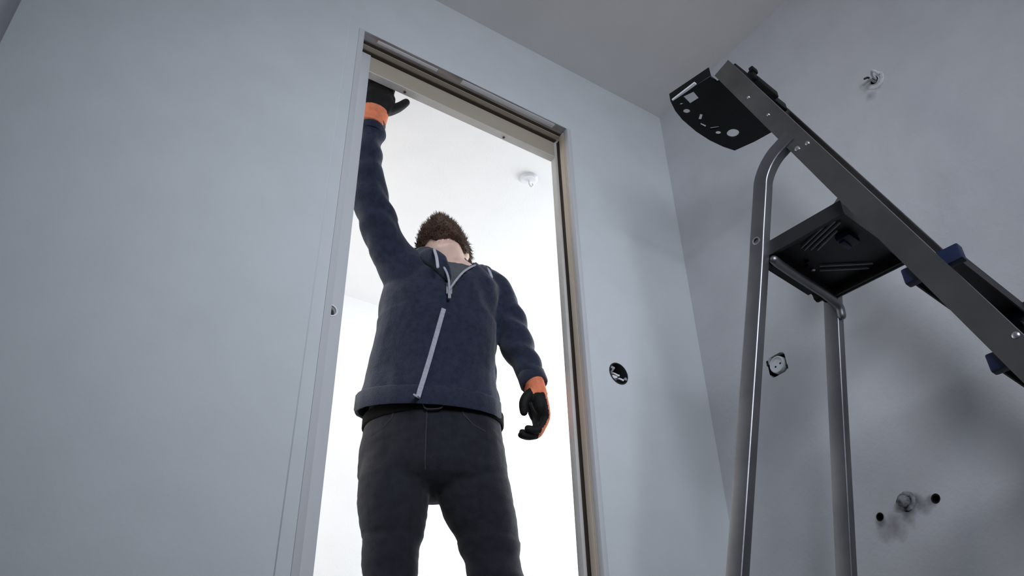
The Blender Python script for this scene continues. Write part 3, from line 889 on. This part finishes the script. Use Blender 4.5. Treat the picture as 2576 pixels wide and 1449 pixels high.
def fleece_folds(p):
    k = .0035 * mnoise.noise(p * 9) + .0018 * mnoise.noise(p * 22)
    if p.x < .80 and p.z > 1.58:                                   # bunched sleeve of the raised arm
        k += .0035 * math.sin(p.z * 105 + 20 * (p.x - .7) + 2.5 * mnoise.noise(p * 12))
        k += .012 * math.exp(-((p - V((.705, 1.66, 1.872))).length / .022) ** 2)
    if p.x > 1.13 and p.z < 1.50:                                   # creases of the lowered sleeve
        k += .0035 * math.sin(p.z * 88 + 40 * (p.x - 1.2) + 2.0 * mnoise.noise(p * 11))
    if p.z < 1.24 and p.x < 1.13: k += .0028 * math.sin(90 * (p.x * .8 - p.y * .6) + 3 * mnoise.noise(p * 7)) * (1.26 - p.z) * 6
    if 1.40 < p.z < 1.56: k += .003 * math.sin(70 * (p.x + p.z * .8) + 2 * mnoise.noise(p * 8))
    return k


displace(bm, fleece_folds)
# open hem, cuffs and neck
hp = [V((.823, 1.977, 1.150)), V((.874, 1.72, 1.098)), V((1.146, 1.744, 1.116))]
hn = (hp[1] - hp[0]).cross(hp[2] - hp[0]).normalized(); hn = -hn if hn.z > 0 else hn
dead = [v for v in bm.verts if (v.co - hp[1]).dot(hn) > 0 and not (v.co.x > 1.165 and v.co.z > 1.185)]
bmesh.ops.delete(bm, geom=dead, context='VERTS')
cut_local(bm, (.662, 1.664, 1.913), (0, 0, 1), .09)
cut_local(bm, (1.2125, 1.671, 1.207), (.1, -.15, -1), .09)
ZS = V((.934, 1.665, 1.425))                                        # zip slider
X24, F24 = az(24)


def in_neck(p):
    q = p - V((1.000, 1.787, 0)); lat, fw_ = q.dot(X24), q.dot(F24)
    if p.z > 1.572 and (lat / .078) ** 2 + (fw_ / .085) ** 2 < 1: return True
    s_ = p.z - ZS.z
    l0 = (ZS - V((1.0, 1.787, 0))).dot(X24)
    return fw_ > .02 and s_ > 0 and p.z > ZS.z and (l0 - .17 * s_ - .004) < lat < (l0 + .52 * s_ + .004)


BHOOD = BVHTree.FromBMesh(bm)
bmesh.ops.delete(bm, geom=[f for f in bm.faces if in_neck(f.calc_center_median())], context='FACES')
bmesh.ops.delete(bm, geom=[v for v in bm.verts if not v.link_faces], context='VERTS')
solidify(bm, .004)
hoodie = fin(bm, 'hoodie', M_NAVY, person, smooth=4, recalc=False)


# hem band and cuffs
def hem_pt(k, n_=60, up=.0, grow=.0):
    an = 2 * math.pi * k / n_; X_, F_ = az(36)
    c = V((.986, 1.861, 1.12))
    p = c + X_ * math.cos(an) * (.199 + grow) + F_ * math.sin(an) * (.136 + grow)
    p.z += -((p - hp[1]).dot(hn)) / hn.z
    return p + V((0, 0, up))


bm = bmesh.new(); loops = []
for k in range(60):
    j = .0012 * math.sin(k * 2.1)
    loops.append([bm.verts.new(hem_pt(k, 60, u_, g_ + j)) for u_, g_ in ((.0, -.006), (-.003, .001), (.002, .004), (.046, .003), (.053, -.001), (.05, -.006))])
for i in range(60):
    a_, b_ = loops[i], loops[(i + 1) % 60]
    for j in range(6): bm.faces.new((a_[j], a_[(j + 1) % 6], b_[(j + 1) % 6], b_[j]))
fin(bm, 'hem_band', M_NAVYR, hoodie, smooth=.9)
for c0, c1, r0 in (((.661, 1.670, 1.880), (.662, 1.664, 1.917), .0365), ((1.2085, 1.681, 1.245), (1.213, 1.670, 1.206), .0370)):
    c0, c1 = V(c0), V(c1); tt = (c1 - c0).normalized(); a = tt.orthogonal().normalized(); b = tt.cross(a); L_ = (c1 - c0).length
    bm = bmesh.new(); prof = [(-.002, 0), (.0015, .004), (.002, L_ - .004), (.0, L_), (-.005, L_), (-.006, .004)]
    loops = []
    for k in range(40):
        an = 2 * math.pi * k / 40; rib = .0007 * (k % 2)
        loops.append([bm.verts.new(c0 + tt * h + (a * math.cos(an) + b * math.sin(an)) * (r0 + g + rib)) for g, h in prof])
    for i in range(40):
        for j in range(6): bm.faces.new((loops[i][j], loops[i][(j + 1) % 6], loops[(i + 1) % 40][(j + 1) % 6], loops[(i + 1) % 40][j]))
    fin(bm, 'cuff', M_NAVYR, hoodie, smooth=.9)

# hood lying round the neck
bm = bmesh.new()
hood = [(.938, 1.680, 1.472), (.914, 1.690, 1.522), (.905, 1.745, 1.568), (.925, 1.815, 1.605), (.985, 1.870, 1.605), (1.055, 1.850, 1.600), (1.095, 1.785, 1.580), (1.072, 1.722, 1.556), (1.010, 1.688, 1.520)]
tube(bm, hood, [.012, .026, .034, .040, .045, .042, .040, .034, .014], 18, sub=4)
blob(bm, (1.0, 1.90, 1.56), [V((.10, -.03, 0)), V((.015, .05, 0)), V((0, 0, .07))])
bm = remesh(bm, .005, 4); displace(bm, lambda p: .004 * mnoise.noise(p * 20) + .002 * mnoise.noise(p * 50))
hd = fin(bm, 'hood', M_NAVY, hoodie, smooth=4, recalc=False)
BH2 = bvh_of(hd)

# zip: teeth band up to the slider, then its two open edges
zpts = []
for k in range(19):
    s_ = k / 18; p0 = V((.874, 1.72, 1.100)).lerp(ZS, s_)
    d = V((-.50, -.866, 0)) * (1 - s_) + V((-.42, -.907, 0)) * s_
    hit = BHOOD.ray_cast(p0 + d.normalized() * .3, -d.normalized())
    zpts.append((hit[0] if hit[0] else p0) + d.normalized() * (.010 if k < 3 else .008 if k == 3 else .004))
strip('zip_band', zpts[:16], .0062, .002, M_ZIP, hoodie, tuple(F24))
sl = zpts[-1]
bm = bmesh.new()
for p, hx, hz in ((sl, .008, .012), (sl + V((-.002, -.006, -.018)), .004, .013)):
    for v in bmesh.ops.create_cube(bm, size=1)['verts']:
        q = v.co.copy(); v.co = p + X24 * q.x * 2 * hx + F24 * (q.y * .008 + .003) + V((0, 0, q.z * 2 * hz))
fin(bm, 'zip_slider', M_RIVET, hoodie)
for pts in ([sl, V((.931, 1.668, 1.455)), V((.921, 1.676, 1.492)), V((.905, 1.700, 1.535))],
            [sl, V((.950, 1.660, 1.450)), V((.975, 1.662, 1.490)), V((1.010, 1.675, 1.530)), V((1.045, 1.700, 1.565))]):
    bm = bmesh.new(); tube(bm, [p + F24 * .008 for p in pts], .0032, 8, sub=5)
    fin(bm, 'zip_edge', M_ZIP, hoodie, smooth=4)
# drawstrings
for pts in ([(.895, 1.690, 1.562), (.886, 1.670, 1.540), (.887, 1.658, 1.508), (.889, 1.653, 1.474)],
            [(1.068, 1.700, 1.575), (1.078, 1.688, 1.555), (1.083, 1.682, 1.530)]):
    bm = bmesh.new(); tube(bm, pts, [.0042] * len(pts), 10, sub=4)
    fin(bm, 'drawstring', M_CORD, hoodie, smooth=4)

# gloves
for kw, arm_end in ((HR, (.662, 1.664, 1.900)), (HL, (1.212, 1.673, 1.215))):
    bm = bmesh.new(); hand(bm, rs=1.3 if kw is HR else 1.34, **kw)
    bm = remesh(bm, .0026, 3); bm.normal_update()
    F = V(kw['F']).normalized(); T = V(kw['T']); T = (T - F * T.dot(F)).normalized()
    N_ = V(kw['N']); N_ = N_ - F * N_.dot(F); N_ = (N_ - T * N_.dot(T)).normalized()
    Wp = V(kw['W_'])
    raised = kw is HR
    for f in bm.faces:
        c = f.calc_center_median() - Wp; fl, nl, tl = c.dot(F), c.dot(N_), c.dot(T)
        black = f.normal.dot(N_) > -.20 and fl > .012
        if raised: black = fl > -.004 and (f.normal.dot(N_) > -.6 or tl > .05)
        if nl > .028 and not raised: black = True
        if fl > .15 and f.normal.dot(N_) > -.7: black = True
        f.material_index = 0 if black else 1
    me = bpy.data.meshes.new('glove'); bm.to_mesh(me); bm.free()
    g = link_mesh('glove', me, [M_GLOVEB, M_GLOVEO], person, smooth=4)
    g['label'] = 'black palmed orange glove on the raised hand' if raised else 'black palmed orange glove on the lowered hand'
    e0, e1 = V(arm_end), Wp + F * (.004 if raised else .010)
    g0, g1 = (.034, .0405) if raised else (.0325, .0345)
    tt = (e1 - e0).normalized(); L_ = (e1 - e0).length
    bm = bmesh.new(); loops = []
    for k in range(40):
        an = 2 * math.pi * k / 40; rib = .0008 * (k % 2)
        loops.append([bm.verts.new(e0 + tt * h + (T * math.cos(an) * 1.05 + N_ * math.sin(an) * .82) * (r_ + rib)) for r_, h in ((g0 - .007, 0), (g0, .002), (g1, L_ - .002), (g1 - .008, L_))])
    for i in range(40):
        for j in range(3): bm.faces.new((loops[i][j], loops[i][j + 1], loops[(i + 1) % 40][j + 1], loops[(i + 1) % 40][j]))
    fin(bm, 'glove_cuff', M_GLOVEO, g, smooth=.9)
